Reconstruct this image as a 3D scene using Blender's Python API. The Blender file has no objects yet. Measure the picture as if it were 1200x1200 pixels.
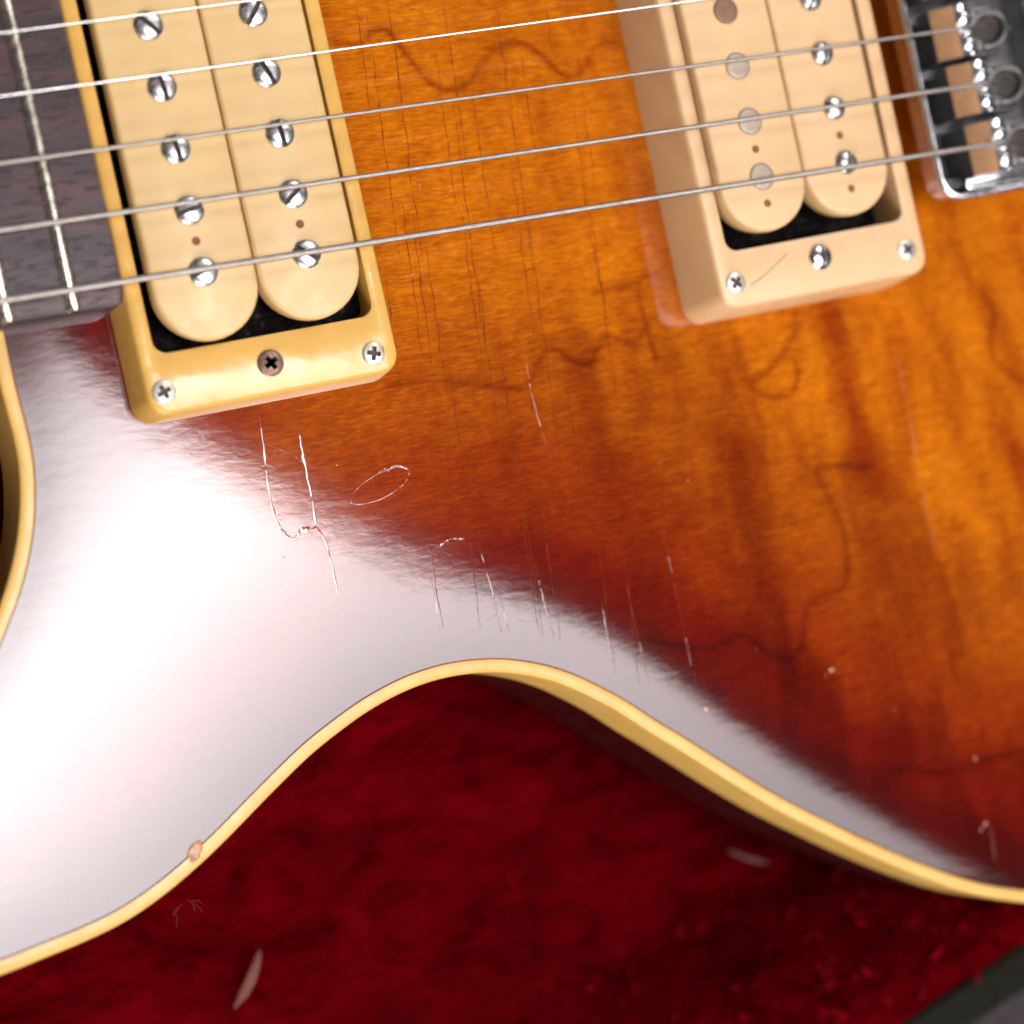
import bpy, bmesh, math, random
import numpy as np
from mathutils import Matrix, Vector
from mathutils.geometry import delaunay_2d_cdt

# ------------------------------------------------------------------ measured data (millimetres, guitar frame:
# x along the strings towards the bridge, y towards the treble side, z up out of the top)
CAM_POS = (-96.854, -68.866, 330.793)
CAM_ROWS = [[0.907027, -0.215694, 0.361632], [0.204877, 0.976388, 0.068502], [-0.367868, 0.011957, 0.929801]]
OUTLINE = [(-42.24, -28.26), (-42.34, -33.05), (-42.27, -38.29), (-42.04, -43.42), (-41.98, -46.87), (-42.46, -50.9), (-43.13, -54.21), (-43.98, -57.47), (-45.53, -61.68), (-47.55, -65.9), (-49.71, -69.53), (-62.0, -86.0), (-76.0, -96.0), (-85.0, -107.0), (-84.0, -118.0), (-74.0, -125.0), (-62.18, -125.55), (-55.31, -124.91), (-48.04, -124.2), (-40.77, -122.87), (-33.36, -120.26), (-25.23, -116.35), (-13.81, -109.77), (-5.14, -104.96), (0.46, -102.6), (5.57, -100.66), (13.88, -98.72), (20.84, -98.32), (26.22, -98.86), (31.38, -99.94), (37.01, -102.04), (41.94, -104.59), (46.72, -108.04), (51.6, -112.01), (56.23, -116.56), (60.84, -120.68), (69.54, -128.87), (78.49, -136.92), (89.13, -145.22), (95.54, -150.05), (105.48, -156.88), (115.84, -163.1), (126.86, -167.9), (150.0, -175.5), (175.0, -177.0), (205.0, -170.0), (232.0, -150.0), (250.0, -118.0), (260.0, -70.0), (263.0, -25.0), (263.0, 25.0), (260.0, 70.0), (250.0, 118.0), (232.0, 150.0), (205.0, 170.0), (175.0, 177.0), (150.0, 175.5), (126.86, 167.9), (115.84, 163.1), (105.48, 156.88), (95.54, 150.05), (89.13, 145.22), (78.49, 136.92), (69.54, 128.87), (60.84, 120.68), (56.23, 116.56), (51.6, 112.01), (46.72, 108.04), (41.94, 104.59), (37.01, 102.04), (31.38, 99.94), (26.22, 98.86), (20.84, 98.32), (13.88, 98.72), (5.57, 100.66), (0.46, 102.6), (-5.14, 104.96), (-13.81, 109.77), (-25.23, 116.35), (-33.36, 120.26), (-40.77, 122.87), (-48.04, 124.2), (-55.31, 124.91), (-62.18, 125.55), (-74.0, 125.0), (-84.0, 118.0), (-85.0, 107.0), (-76.0, 96.0), (-62.0, 86.0), (-49.71, 69.53), (-47.55, 65.9), (-45.53, 61.68), (-43.98, 57.47), (-43.13, 54.21), (-42.46, 50.9), (-41.98, 46.87), (-42.04, 43.42), (-42.27, 38.29), (-42.34, 33.05), (-42.24, 28.26)]
GROWTH = [[(25.8, 11.0), (29.6, 10.3), (31.6, 11.6), (32.6, 12.3), (34.6, 12.6), (35.9, 11.4), (37.2, 8.7), (38.9, 5.8), (41.2, 2.0), (44.9, 0.5), (48.4, 1.3), (51.3, 4.3), (54.7, 6.6), (58.2, 7.2), (61.4, 6.3), (64.1, 3.6), (66.1, 1.0), (68.0, -0.0), (70.2, 0.5), (73.0, 3.3), (75.8, 5.3), (78.7, 5.0)], [(21.5, -47.8), (28.6, -48.2), (37.8, -50.6), (44.0, -52.3), (46.5, -52.3), (49.1, -50.2), (51.9, -47.2), (54.4, -47.5), (56.4, -49.5), (59.6, -50.5), (61.9, -48.3), (64.3, -46.7), (68.8, -48.6), (72.1, -46.6)], [(63.7, -38.6), (70.3, -38.4), (73.6, -37.4), (77.2, -37.3)], [(73.1, -37.8), (72.2, -41.5), (72.5, -46.4), (72.9, -52.1)], [(103.5, -51.8), (99.9, -55.2), (95.3, -58.4), (91.1, -60.4), (94.2, -63.0), (98.8, -63.4), (101.2, -61.1), (101.6, -57.1)], [(112.9, -79.7), (106.5, -78.4), (101.4, -78.1), (101.5, -80.5), (102.9, -84.9), (104.1, -91.6), (103.2, -97.9), (101.0, -100.6), (96.1, -101.2), (93.0, -102.1), (91.4, -106.5), (89.2, -110.0), (86.3, -110.6), (83.1, -108.6), (80.1, -105.5), (77.3, -103.9), (73.0, -105.0), (66.3, -103.4), (59.8, -100.8)], [(102.8, -136.0), (108.5, -136.7), (113.8, -139.2), (119.7, -139.6), (125.9, -139.2), (133.9, -139.9), (141.9, -141.6)], [(146.4, -51.5), (148.1, -56.8), (145.4, -63.1), (149.2, -68.8), (154.8, -71.6)]]
BANDS = [([(57.5, -46.3), (57.9, -64.8), (60.2, -80.8), (62.0, -102.9)], 3.2, 0.55), ([(69.4, -42.2), (66.6, -63.4)], 2.6, 0.5), ([(86.3, -57.6), (85.0, -76.4), (85.4, -98.8), (86.2, -114.9)], 4.8, 0.75), ([(111.5, -50.7), (112.2, -67.1), (113.3, -82.1)], 4.2, 0.8), ([(132.9, -44.3), (134.2, -62.8), (137.2, -86.8), (140.1, -107.6)], 3.8, 0.6), ([(143.7, -69.6), (147.1, -88.8), (151.0, -106.6)], 4.5, 0.75), ([(127.9, -95.0), (130.7, -112.2)], 3.6, 0.6), ([(41.8, -61.7), (41.7, -79.9), (41.4, -92.0)], 3.0, 0.4), ([(84.8, -41.5), (84.0, -55.6)], 3.0, 0.5), ([(41.9, -33.0), (41.5, -55.6)], 2.5, 0.3), ([(107.4, -93.9), (106.5, -113.3), (106.2, -126.3)], 4.0, 0.5), ([(62.3, -3.9), (60.1, -23.7)], 4.0, 0.25), ([(64.7, -69.3), (63.1, -90.7)], 4.5, 0.5), ([(35.5, -5.1), (32.5, -31.5)], 3.0, 0.2)]
CHECKS = [[(30.6, 16.4), (30.5, 13.5), (30.1, 10.5), (29.9, 7.6), (29.7, 4.6), (29.2, 1.7), (28.9, -1.2)], [(32.3, 14.8), (31.9, 12.0), (31.6, 9.3), (31.7, 6.5), (31.2, 3.8), (31.1, 1.0), (30.7, -1.7), (30.5, -4.5), (30.1, -7.2), (30.0, -10.0), (29.9, -12.7), (29.5, -15.5), (29.3, -18.2), (29.1, -21.0), (28.6, -23.7), (28.6, -26.4)], [(36.8, 17.3), (36.4, 14.3), (36.1, 11.4), (36.1, 8.3), (35.7, 5.4), (35.5, 2.4), (35.3, -0.5)], [(35.9, 8.4), (35.7, 5.5), (35.2, 2.7), (35.1, -0.2), (34.7, -3.0), (34.7, -5.9), (34.4, -8.7), (33.8, -11.5), (33.6, -14.3), (33.4, -17.2), (33.4, -20.1), (33.0, -22.9), (32.8, -25.7), (32.4, -28.5)], [(47.1, 16.2), (46.7, 13.3), (46.5, 10.5), (46.3, 7.6), (46.0, 4.8), (45.9, 1.9), (45.6, -0.9), (45.4, -3.8), (45.1, -6.6), (44.9, -9.5), (44.5, -12.3)], [(44.3, -1.7), (44.3, -4.5), (44.1, -7.3), (43.8, -10.1), (43.4, -12.9), (43.2, -15.7), (42.8, -18.5), (42.8, -21.3), (42.4, -24.1), (42.1, -26.9), (41.7, -29.6), (41.8, -32.5), (41.6, -35.3), (41.0, -38.0), (41.1, -40.8), (40.7, -43.6), (40.3, -46.4)], [(41.6, -20.9), (41.5, -23.8), (41.3, -26.6), (40.7, -29.3), (40.7, -32.2), (40.2, -35.0), (40.2, -37.8), (39.8, -40.6), (39.8, -43.4), (39.6, -46.2)], [(56.8, 15.1), (56.7, 12.1), (56.1, 9.1), (55.7, 6.1), (55.7, 3.0), (55.2, 0.0), (54.9, -3.0), (54.8, -6.1), (54.6, -9.1)], [(56.3, 9.1), (56.0, 6.3), (56.1, 3.5), (55.6, 0.8), (55.6, -2.0), (55.4, -4.7), (54.9, -7.4), (54.7, -10.2), (54.5, -12.9), (54.3, -15.6), (54.0, -18.4), (53.7, -21.1), (53.5, -23.8), (53.4, -26.6), (53.0, -29.3), (52.7, -32.0), (52.6, -34.8)], [(52.7, -14.9), (52.5, -17.7), (52.6, -20.5), (52.1, -23.2), (51.9, -25.9), (51.4, -28.6), (51.3, -31.4), (51.2, -34.1), (50.7, -36.8), (50.7, -39.6), (50.5, -42.3), (50.0, -45.0)], [(54.0, -22.8), (53.7, -25.5), (53.6, -28.3), (53.2, -31.0), (53.1, -33.8), (52.9, -36.5), (52.3, -39.2), (52.1, -42.0), (52.1, -44.8), (52.0, -47.5), (51.5, -50.2), (51.3, -53.0), (51.2, -55.7), (50.8, -58.4), (50.6, -61.2), (50.4, -63.9), (50.2, -66.7), (50.0, -69.4)], [(66.4, 13.3), (66.2, 11.2), (66.2, 9.1), (65.7, 7.0), (65.7, 4.9)], [(70.6, 4.3), (70.1, 1.5), (69.8, -1.4), (69.8, -4.4), (69.3, -7.2), (69.0, -10.1), (68.9, -13.1), (68.7, -16.0), (68.2, -18.8), (68.0, -21.7)], [(66.5, -21.5), (66.5, -24.5), (66.0, -27.3), (66.0, -30.3), (65.4, -33.1), (65.2, -36.0), (65.1, -39.0), (65.0, -41.9), (64.5, -44.7), (64.2, -47.6), (63.9, -50.5)], [(65.7, -32.2), (65.4, -35.0), (65.4, -37.8), (65.2, -40.5), (64.6, -43.2), (64.4, -46.0), (64.4, -48.7), (64.1, -51.5), (64.0, -54.2), (63.5, -56.9), (63.2, -59.7)], [(31.1, -16.4), (31.1, -19.2), (30.6, -22.0), (30.4, -24.8), (30.2, -27.6), (30.0, -30.4), (29.7, -33.2), (29.7, -36.0), (29.1, -38.7), (28.8, -41.5), (29.0, -44.4)], [(32.6, -19.6), (32.4, -22.3), (31.9, -24.9), (31.9, -27.5), (31.6, -30.2), (31.1, -32.8), (31.1, -35.5), (30.9, -38.1), (30.6, -40.8), (30.3, -43.4), (30.0, -46.0)], [(33.8, -25.8), (33.5, -28.7), (33.1, -31.6), (33.1, -34.6), (32.7, -37.5), (32.7, -40.5), (32.1, -43.4), (32.2, -46.4), (31.9, -49.4)], [(42.1, -33.1), (41.8, -35.9), (41.6, -38.7), (41.2, -41.5), (40.7, -44.3), (40.8, -47.2), (40.3, -50.0), (40.1, -52.8), (40.0, -55.7), (39.7, -58.5), (39.4, -61.3)], [(33.3, -48.1), (32.9, -51.0), (32.6, -54.0), (32.3, -56.9), (32.3, -59.9), (31.9, -62.8), (31.8, -65.8)], [(43.4, -43.9), (43.1, -46.7), (43.0, -49.5), (42.9, -52.4), (42.4, -55.1), (42.4, -58.0), (42.2, -60.8), (41.9, -63.6), (41.7, -66.4), (41.1, -69.2), (41.2, -72.0), (41.0, -74.9), (40.5, -77.6), (40.3, -80.4), (40.1, -83.3), (40.0, -86.1), (39.7, -88.9), (39.5, -91.7), (39.4, -94.6)], [(42.9, -55.9), (42.7, -58.7), (42.5, -61.5), (42.2, -64.4), (42.0, -67.2), (42.1, -70.1), (41.9, -72.9), (41.3, -75.6), (41.2, -78.5), (40.9, -81.3), (40.7, -84.1), (40.5, -87.0), (40.4, -89.8), (40.2, -92.6), (39.9, -95.4)], [(45.4, -65.5), (45.2, -68.3), (44.9, -71.2), (44.9, -74.1), (44.7, -76.9), (44.3, -79.8), (44.0, -82.6), (43.8, -85.5), (43.6, -88.3), (43.5, -91.2), (43.4, -94.1), (43.0, -96.9)], [(55.0, -48.9), (54.7, -51.7), (54.4, -54.4), (54.1, -57.1), (53.9, -59.9), (53.8, -62.7), (53.4, -65.4), (53.3, -68.1), (53.0, -70.9), (52.7, -73.6), (52.6, -76.4), (52.4, -79.1)], [(54.7, -70.4), (54.6, -73.3), (54.4, -76.2), (54.3, -79.1), (54.1, -82.0), (53.7, -84.9), (53.6, -87.8), (53.4, -90.7), (52.9, -93.6), (52.8, -96.5), (52.4, -99.3), (52.5, -102.3), (52.2, -105.2)], [(58.5, -85.0), (58.2, -87.9), (58.0, -90.7), (57.8, -93.6), (57.5, -96.4), (57.0, -99.2), (57.0, -102.1), (56.5, -104.9), (56.4, -107.8)], [(67.7, -4.6), (67.1, -7.5), (66.9, -10.4), (66.6, -13.4), (66.7, -16.3), (66.1, -19.2), (65.8, -22.1), (65.9, -25.1), (65.3, -28.0), (65.4, -30.9), (65.0, -33.8), (64.9, -36.7)], [(25.3, -30.4), (24.9, -33.0), (24.8, -35.7), (24.2, -38.3), (24.3, -41.1), (24.0, -43.7), (23.8, -46.4)], [(43.2, 7.5), (43.2, 4.8), (43.0, 2.1), (42.4, -0.5), (42.3, -3.2), (42.1, -5.9), (42.0, -8.6), (41.5, -11.3), (41.3, -14.0), (41.1, -16.6), (41.0, -19.3)], [(48.9, 0.8), (48.5, -1.9), (48.2, -4.7), (48.0, -7.4), (47.7, -10.1), (47.5, -12.8), (47.1, -15.5), (47.1, -18.3), (47.0, -21.0), (46.6, -23.7), (46.5, -26.5), (46.0, -29.2)], [(59.6, 5.6), (59.3, 2.6), (59.0, -0.5), (58.7, -3.5), (58.4, -6.5), (58.2, -9.6), (58.0, -12.6), (57.4, -15.6)], [(30.3, -71.5), (30.3, -74.4), (30.2, -77.2), (29.8, -80.0), (29.5, -82.9), (29.4, -85.7), (29.0, -88.5), (28.8, -91.4)], [(22.9, -75.9), (22.8, -78.7), (22.5, -81.4), (22.2, -84.2), (22.2, -87.0), (22.1, -89.8)]]
SCRATCHES = [([(-1.86, -48.54), (-2.18, -53.23), (-2.71, -58.17), (-3.09, -63.14), (-2.77, -66.37), (-1.4, -68.97), (-0.23, -69.79)], 0.32, 0.1), ([(4.14, -48.66), (4.19, -53.74), (4.09, -59.53), (4.01, -63.87), (3.79, -68.18)], 0.36, 0.11), ([(-0.23, -69.79), (0.78, -68.7), (2.18, -68.56), (3.73, -68.45)], 0.42, 0.16), ([(3.73, -68.45), (4.77, -71.29), (4.94, -75.26), (4.95, -77.88), (4.89, -80.2)], 0.26, 0.09), ([(10.6, -65.36), (12.41, -63.53), (15.85, -62.16), (19.45, -61.55), (21.84, -62.17), (21.7, -63.48), (19.94, -64.9), (16.51, -66.12), (13.29, -66.49), (10.88, -66.15), (10.6, -65.36)], 0.3, 0.08), ([(15.88, -62.02), (17.91, -61.39), (20.42, -61.45), (21.96, -62.34)], 0.55, 0.14), ([(47.92, -45.42), (47.71, -48.42), (47.48, -52.94), (47.72, -59.07), (48.38, -65.6)], 0.24, 0.06), ([(24.48, -76.37), (25.79, -75.61), (27.58, -75.54), (29.74, -76.0)], 0.4, 0.12), ([(31.63, -77.0), (31.98, -81.12), (32.4, -85.72), (32.37, -90.23), (32.51, -93.27)], 0.22, 0.07), ([(33.22, -82.89), (33.48, -87.47), (33.77, -90.55), (33.92, -93.6)], 0.2, 0.07), ([(30.15, -90.62), (32.09, -90.01), (33.53, -90.19), (35.53, -91.55), (38.9, -92.77)], 0.18, 0.06), ([(41.33, -82.85), (41.45, -87.43), (41.63, -91.73), (42.09, -96.39)], 0.24, 0.07), ([(57.79, -91.06), (57.89, -98.04), (58.01, -103.49), (58.04, -108.62)], 0.24, 0.07), ([(52.36, -92.16), (52.16, -97.5), (52.03, -103.32)], 0.22, 0.06), ([(67.11, -77.52), (67.16, -88.45), (67.21, -99.4), (67.27, -110.37), (68.15, -114.98)], 0.17, 0.045), ([(123.76, -60.2), (123.83, -69.29), (123.5, -80.79), (123.19, -90.66), (123.3, -98.96)], 0.35, 0.035), ([(21.65, -80.36), (21.81, -84.56), (21.21, -90.07)], 0.2, 0.05), ([(-1.75, -53.32), (1.25, -55.34), (5.07, -58.56)], 0.12, 0.03), ([(17.76, -53.85), (19.18, -55.89), (20.41, -58.05)], 0.14, 0.035), ([(6.98, -50.21), (8.37, -50.18), (9.17, -50.03)], 0.16, 0.04), ([(-1.55, -57.68), (-0.32, -60.24), (1.21, -62.14)], 0.12, 0.03), ([(25.56, -30.41), (27.68, -30.16), (30.81, -29.76)], 0.22, 0.06), ([(6.64, -73.87), (10.01, -74.01), (12.86, -75.21)], 0.14, 0.05), ([(122.43, -151.1), (122.59, -154.48), (122.2, -158.55)], 0.2, 0.04)]
CHIPS = [((95.58, -114.76), 1.0), ((94.06, -115.53), 0.5), ((122.59, -138.48), 0.9), ((121.86, -150.94), 1.0), ((120.63, -151.78), 0.8), ((68.38, -115.51), 1.0), ((-0.34, -69.63), 0.8), ((85.31, -61.57), 0.5), ((74.17, -74.73), 0.45), ((31.18, 14.44), 0.6), ((35.83, -7.05), 0.5), ((35.07, -15.03), 0.5), ((27.8, -17.4), 0.4), ((41.75, -19.75), 0.4), ((60.75, 2.41), 0.35), ((-2.91, -72.26), 0.3), ((72.54, -128.38), 0.4), ((80.82, -107.27), 0.35), ((107.04, -125.17), 0.5), ((18.26, -61.91), 0.4), ((9.54, -59.15), 0.35), ((42.26, 1.6), 0.5), ((53.08, -27.98), 0.4)]
EDGE_CHIP = (-28.04, -115.3)

MM = 0.001
scene = bpy.context.scene
COL = scene.collection

# ------------------------------------------------------------------ camera, world, lamps, exposure
cam_d = bpy.data.cameras.new("camera")
cam = bpy.data.objects.new("camera", cam_d)
COL.objects.link(cam)
m = Matrix([[CAM_ROWS[j][i] for j in range(3)] for i in range(3)]).to_4x4()
m.translation = Vector(CAM_POS) * MM
cam.matrix_world = m
cam_d.sensor_width = 36.0
cam_d.lens = 75.0
cam_d.clip_start = 0.01
cam_d.clip_end = 50
cam_d.dof.use_dof = True
cam_d.dof.focus_distance = 0.357
cam_d.dof.aperture_fstop = 7.2
cam_d.dof.aperture_blades = 9
scene.camera = cam

world = bpy.data.worlds.new("World")
scene.world = world
world.use_nodes = True
world.node_tree.nodes["Background"].inputs[0].default_value = (1.0, 0.97, 0.95, 1)
world.node_tree.nodes["Background"].inputs[1].default_value = 0.07

def softbox(name, centre, xaxis, zaxis, sx, sy, power, color, gradient=None):
    """area lamp; zaxis points from the subject to the lamp"""
    l = bpy.data.lights.new(name, 'AREA')
    l.shape = 'RECTANGLE'; l.size = sx * MM; l.size_y = sy * MM
    l.energy = power; l.color = color
    o = bpy.data.objects.new(name, l); COL.objects.link(o)
    z = Vector(zaxis).normalized(); x = Vector(xaxis); x = (x - z * x.dot(z)).normalized(); y = z.cross(x)
    mw = Matrix([x, y, z]).transposed().to_4x4(); mw.translation = Vector(centre) * MM
    o.matrix_world = mw
    if gradient:
        l.use_nodes = True
        nt = l.node_tree; N = nt.nodes; em = N["Emission"]
        g = N.new("ShaderNodeNewGeometry"); s = N.new("ShaderNodeSeparateXYZ")
        nt.links.new(g.outputs["Parametric"], s.inputs[0])
        r = N.new("ShaderNodeValToRGB"); r.color_ramp.interpolation = 'B_SPLINE'
        while len(r.color_ramp.elements) > 1: r.color_ramp.elements.remove(r.color_ramp.elements[0])
        for i, (p, v) in enumerate(gradient):
            e = r.color_ramp.elements[0] if i == 0 else r.color_ramp.elements.new(p)
            e.position = p; e.color = (v / 4, v / 4, v / 4, 1)      # ramp colours stop at 1
        nt.links.new(s.outputs[0], r.inputs[0])
        mu = N.new("ShaderNodeMath"); mu.operation = 'MULTIPLY'; mu.inputs[1].default_value = 4.0
        nt.links.new(r.outputs[0], mu.inputs[0]); nt.links.new(mu.outputs[0], em.inputs["Strength"])
    return o

KZ = Vector((-0.088, -0.856, 1.0)).normalized()
KX = Vector((0.629, -0.777, -0.609))                       # long side of the strip softbox
KY = KZ.cross(KX.normalized())
LONG, SHORT = 850.0, 330.0
EDGE = Vector((100, -200, 719.2)) + Vector((-0.777, -0.629, -0.607)) * (-247.7)    # a point on its upper edge
KXn = KX.normalized()
SGN = 1.0 if KY.dot(Vector((-0.777, -0.629, -0.607))) > 0 else -1.0
KC = EDGE + KXn * (120 * 1.17) + KY * SGN * SHORT * 0.5
softbox("strip_softbox", KC, KXn, KZ, LONG, SHORT, 9.9, (1.0, 0.965, 0.985),
        [(0.0, .02), (0.075, .05), (0.125, .24), (0.165, .9), (0.21, 1.12), (0.30, 2.0), (0.37, 2.0), (0.46, 1.35), (0.54, 1.12), (0.63, .9), (0.73, .66), (0.84, .50), (1.0, .42)])
softbox("side_fill", (600, 660, 760), (0.7, -0.7, 0), (0.52, 0.58, 0.63), 420, 420, 6.5, (1.0, 0.95, 0.9))  # added fill lamp out of view, brightens the right half
softbox("front_fill", (-280, -880, 400), (0.95, -0.3, 0), (-0.28, -0.80, 0.42), 600, 600, 13.0, (1.0, 0.94, 0.86))  # added fill lamp, lifts the binding side and left-facing walls

scene.view_settings.view_transform = 'Standard'
scene.view_settings.look = 'None'
scene.view_settings.exposure = 0.0
scene.view_settings.gamma = 1.0

# ------------------------------------------------------------------ materials
def new_mat(name):
    mt = bpy.data.materials.new(name); mt.use_nodes = True
    nt = mt.node_tree
    return mt, nt, nt.nodes["Principled BSDF"]

def tex_coord(nt, scale=(1, 1, 1), rot=(0, 0, 0)):
    tc = nt.nodes.new("ShaderNodeTexCoord"); mp = nt.nodes.new("ShaderNodeMapping")
    mp.inputs["Scale"].default_value = scale; mp.inputs["Rotation"].default_value = rot
    nt.links.new(tc.outputs["Object"], mp.inputs[0])
    return mp.outputs[0]

def noise(nt, vec, scale, detail=3, rough=0.5, dist=0.0):
    n = nt.nodes.new("ShaderNodeTexNoise")
    n.inputs["Scale"].default_value = scale; n.inputs["Detail"].default_value = detail
    n.inputs["Roughness"].default_value = rough; n.inputs["Distortion"].default_value = dist
    nt.links.new(vec, n.inputs["Vector"])
    return n.outputs["Fac"]

def ramp(nt, fac, stops, interp='LINEAR'):
    r = nt.nodes.new("ShaderNodeValToRGB"); r.color_ramp.interpolation = interp
    el = r.color_ramp.elements
    while len(el) > 1: el.remove(el[0])
    for i, (p, c) in enumerate(stops):
        e = el[0] if i == 0 else el.new(p)
        e.position = p; e.color = (c, c, c, 1) if isinstance(c, (int, float)) else (*c, 1)
    nt.links.new(fac, r.inputs[0])
    return r.outputs[0]

def math_node(nt, op, a, b=0.0, clamp=False):
    n = nt.nodes.new("ShaderNodeMath"); n.operation = op; n.use_clamp = clamp
    for i, v in enumerate((a, b)):
        if isinstance(v, (int, float)): n.inputs[i].default_value = v
        else: nt.links.new(v, n.inputs[i])
    return n.outputs[0]

def mix(nt, fac, a, b, mode='MIX'):
    n = nt.nodes.new("ShaderNodeMix"); n.data_type = 'RGBA'; n.blend_type = mode
    for s, v in ((n.inputs[0], fac), (n.inputs[6], a), (n.inputs[7], b)):
        if isinstance(v, (int, float)): s.default_value = v
        elif isinstance(v, tuple): s.default_value = (*v, 1)
        else: nt.links.new(v, s)
    return n.outputs[2]

def bump(nt, height, dist, strength=1.0, normal=None):
    b = nt.nodes.new("ShaderNodeBump")
    b.inputs["Distance"].default_value = dist; b.inputs["Strength"].default_value = strength
    nt.links.new(height, b.inputs["Height"])
    if normal: nt.links.new(normal, b.inputs["Normal"])
    return b.outputs[0]

def attr(nt, name):
    a = nt.nodes.new("ShaderNodeAttribute"); a.attribute_name = name
    return a.outputs["Fac"]

def simple_mat(name, col, rough, metal=0.0, var=0.08, vscale=400, coat=0.0, bump_d=0.0, bscale=2000, spec=0.5, dirt=None, dscale=300):
    mt, nt, bs = new_mat(name)
    v = tex_coord(nt)
    n = noise(nt, v, vscale, 4)
    c = mix(nt, ramp(nt, n, [(0.3, 0.0), (0.7, 1.0)]), tuple(x * (1 - var) for x in col), tuple(min(1, x * (1 + var)) for x in col))
    if dirt:
        dcol, amt = dirt
        d = noise(nt, v, dscale, 6, 0.65)
        c = mix(nt, ramp(nt, d, [(0.52, 0.0), (0.68, amt)]), c, dcol)
    nt.links.new(c, bs.inputs["Base Color"])
    bs.inputs["Metallic"].default_value = metal
    bs.inputs["Specular IOR Level"].default_value = spec
    bs.inputs["Coat Weight"].default_value = coat
    bs.inputs["Coat Roughness"].default_value = 0.08
    rr = ramp(nt, noise(nt, v, vscale * 2.3, 4), [(0.3, max(0.02, rough * .75)), (0.7, min(1, rough * 1.3))])
    nt.links.new(rr, bs.inputs["Roughness"])
    if bump_d:
        nt.links.new(bump(nt, noise(nt, v, bscale, 4), bump_d), bs.inputs["Normal"])
    return mt

M = {}
# --- the lacquered sunburst top
mt, nt, bs = new_mat("sunburst_maple")
v = tex_coord(nt)
dist = attr(nt, "edge_distance")
blot = noise(nt, v, 55, 3)
dd = math_node(nt, 'ADD', dist, math_node(nt, 'MULTIPLY', math_node(nt, 'SUBTRACT', blot, 0.5), 0.16))
burst = ramp(nt, dd, [(0.0, (0.0435, 0.001305, 0.001305)), (0.12, (0.0696, 0.00174, 0.001044)), (0.25, (0.1305, 0.00522, 0.001044)), (0.42, (0.2175, 0.0261, 0.001305)),
                      (0.64, (0.3132, 0.06786, 0.00174)), (0.92, (0.4785, 0.1375, 0.00261))], 'EASE')
vs = tex_coord(nt, (1.0, 0.30, 1.0), (0, 0, 0.06))
flame = noise(nt, vs, 95, 2, 0.45, 0.6)
flame_f = ramp(nt, flame, [(0.36, 0.0), (0.62, 1.0)], 'EASE')
fam = attr(nt, "flame_amount")
band = attr(nt, "flame_band")
dark = math_node(nt, 'ADD', math_node(nt, 'MULTIPLY', math_node(nt, 'SUBTRACT', 1.0, flame_f), math_node(nt, 'MULTIPLY', fam, 0.60)), math_node(nt, 'MULTIPLY', band, 0.64), True)
c = mix(nt, dark, burst, (0.50, 0.26, 0.30), 'MULTIPLY')
vg = tex_coord(nt, (0.16, 1.0, 1.0), (0, 0, -0.05))
fibre = noise(nt, vg, 2600, 3, 0.6, 0.3)
fibre2 = noise(nt, vg, 900, 3, 0.6, 0.8)
c = mix(nt, ramp(nt, fibre, [(0.34, 0.6), (0.60, 0.0)]), c, (0.58, 0.40, 0.38), 'MULTIPLY')
c = mix(nt, ramp(nt, fibre, [(0.52, 0.0), (0.72, 0.35)]), c, (1.35, 1.5, 1.6), 'MULTIPLY')
c = mix(nt, ramp(nt, fibre2, [(0.35, 0.5), (0.6, 0.0)]), c, (0.66, 0.48, 0.45), 'MULTIPLY')
mott = noise(nt, tex_coord(nt, (1.0, 0.6, 1.0), (0, 0, 0.3)), 420, 3, 0.6, 0.6)
c = mix(nt, ramp(nt, mott, [(0.36, 0.4), (0.58, 0.0)]), c, (0.74, 0.58, 0.55), 'MULTIPLY')
grow = attr(nt, "growth_line")
c = mix(nt, math_node(nt, 'MULTIPLY', grow, 0.62), c, (0.45, 0.20, 0.22), 'MULTIPLY')
nt.links.new(c, bs.inputs["Base Color"])
bs.inputs["Roughness"].default_value = 0.30
bs.inputs["Specular IOR Level"].default_value = 0.0
bs.inputs["Coat Weight"].default_value = 1.0
bs.inputs["Coat IOR"].default_value = 1.58
bs.inputs["Coat Roughness"].default_value = 0.06
vr = tex_coord(nt, (0.42, 1.0, 1.0), (0, 0, -0.06))
rip = noise(nt, vr, 900, 4, 0.6, 0.4)
rip2 = noise(nt, vr, 260, 2, 0.5)
b1 = bump(nt, rip, 0.6e-5)
b2 = bump(nt, rip2, 1.2e-5, 1.0, b1)
nt.links.new(b2, bs.inputs["Coat Normal"]); nt.links.new(b2, bs.inputs["Normal"])
M['top'] = mt

M['binding'] = simple_mat("aged_cream_binding", (0.522, 0.3262, 0.09135), 0.32, var=.06, vscale=120, spec=.3, coat=0.1, dirt=((.55, .25, .05), .35), dscale=160)
M['side'] = simple_mat("mahogany_side", (.024, .0006, .001), 0.5, spec=.12, coat=0.0, vscale=200)
M['ring_neck'] = simple_mat("amber_cream_plastic", (0.522, 0.3001, 0.07656), 0.2, var=.05, vscale=90, coat=0.06, spec=.4, bump_d=9e-4, bscale=45, dirt=((.62, .33, .08), .3), dscale=150)
M['ring_bridge'] = simple_mat("pale_cream_plastic", (0.522, 0.335, 0.1783), 0.34, var=.03, vscale=90, dirt=((.6, .4, .2), .15), dscale=200)
M['bobbin'] = simple_mat("cream_bobbin_plastic", (0.509, 0.3437, 0.1549), 0.38, var=.03, vscale=120, spec=.4, bump_d=2e-6, bscale=900, dirt=((.45, .25, .09), .16), dscale=110)
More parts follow.
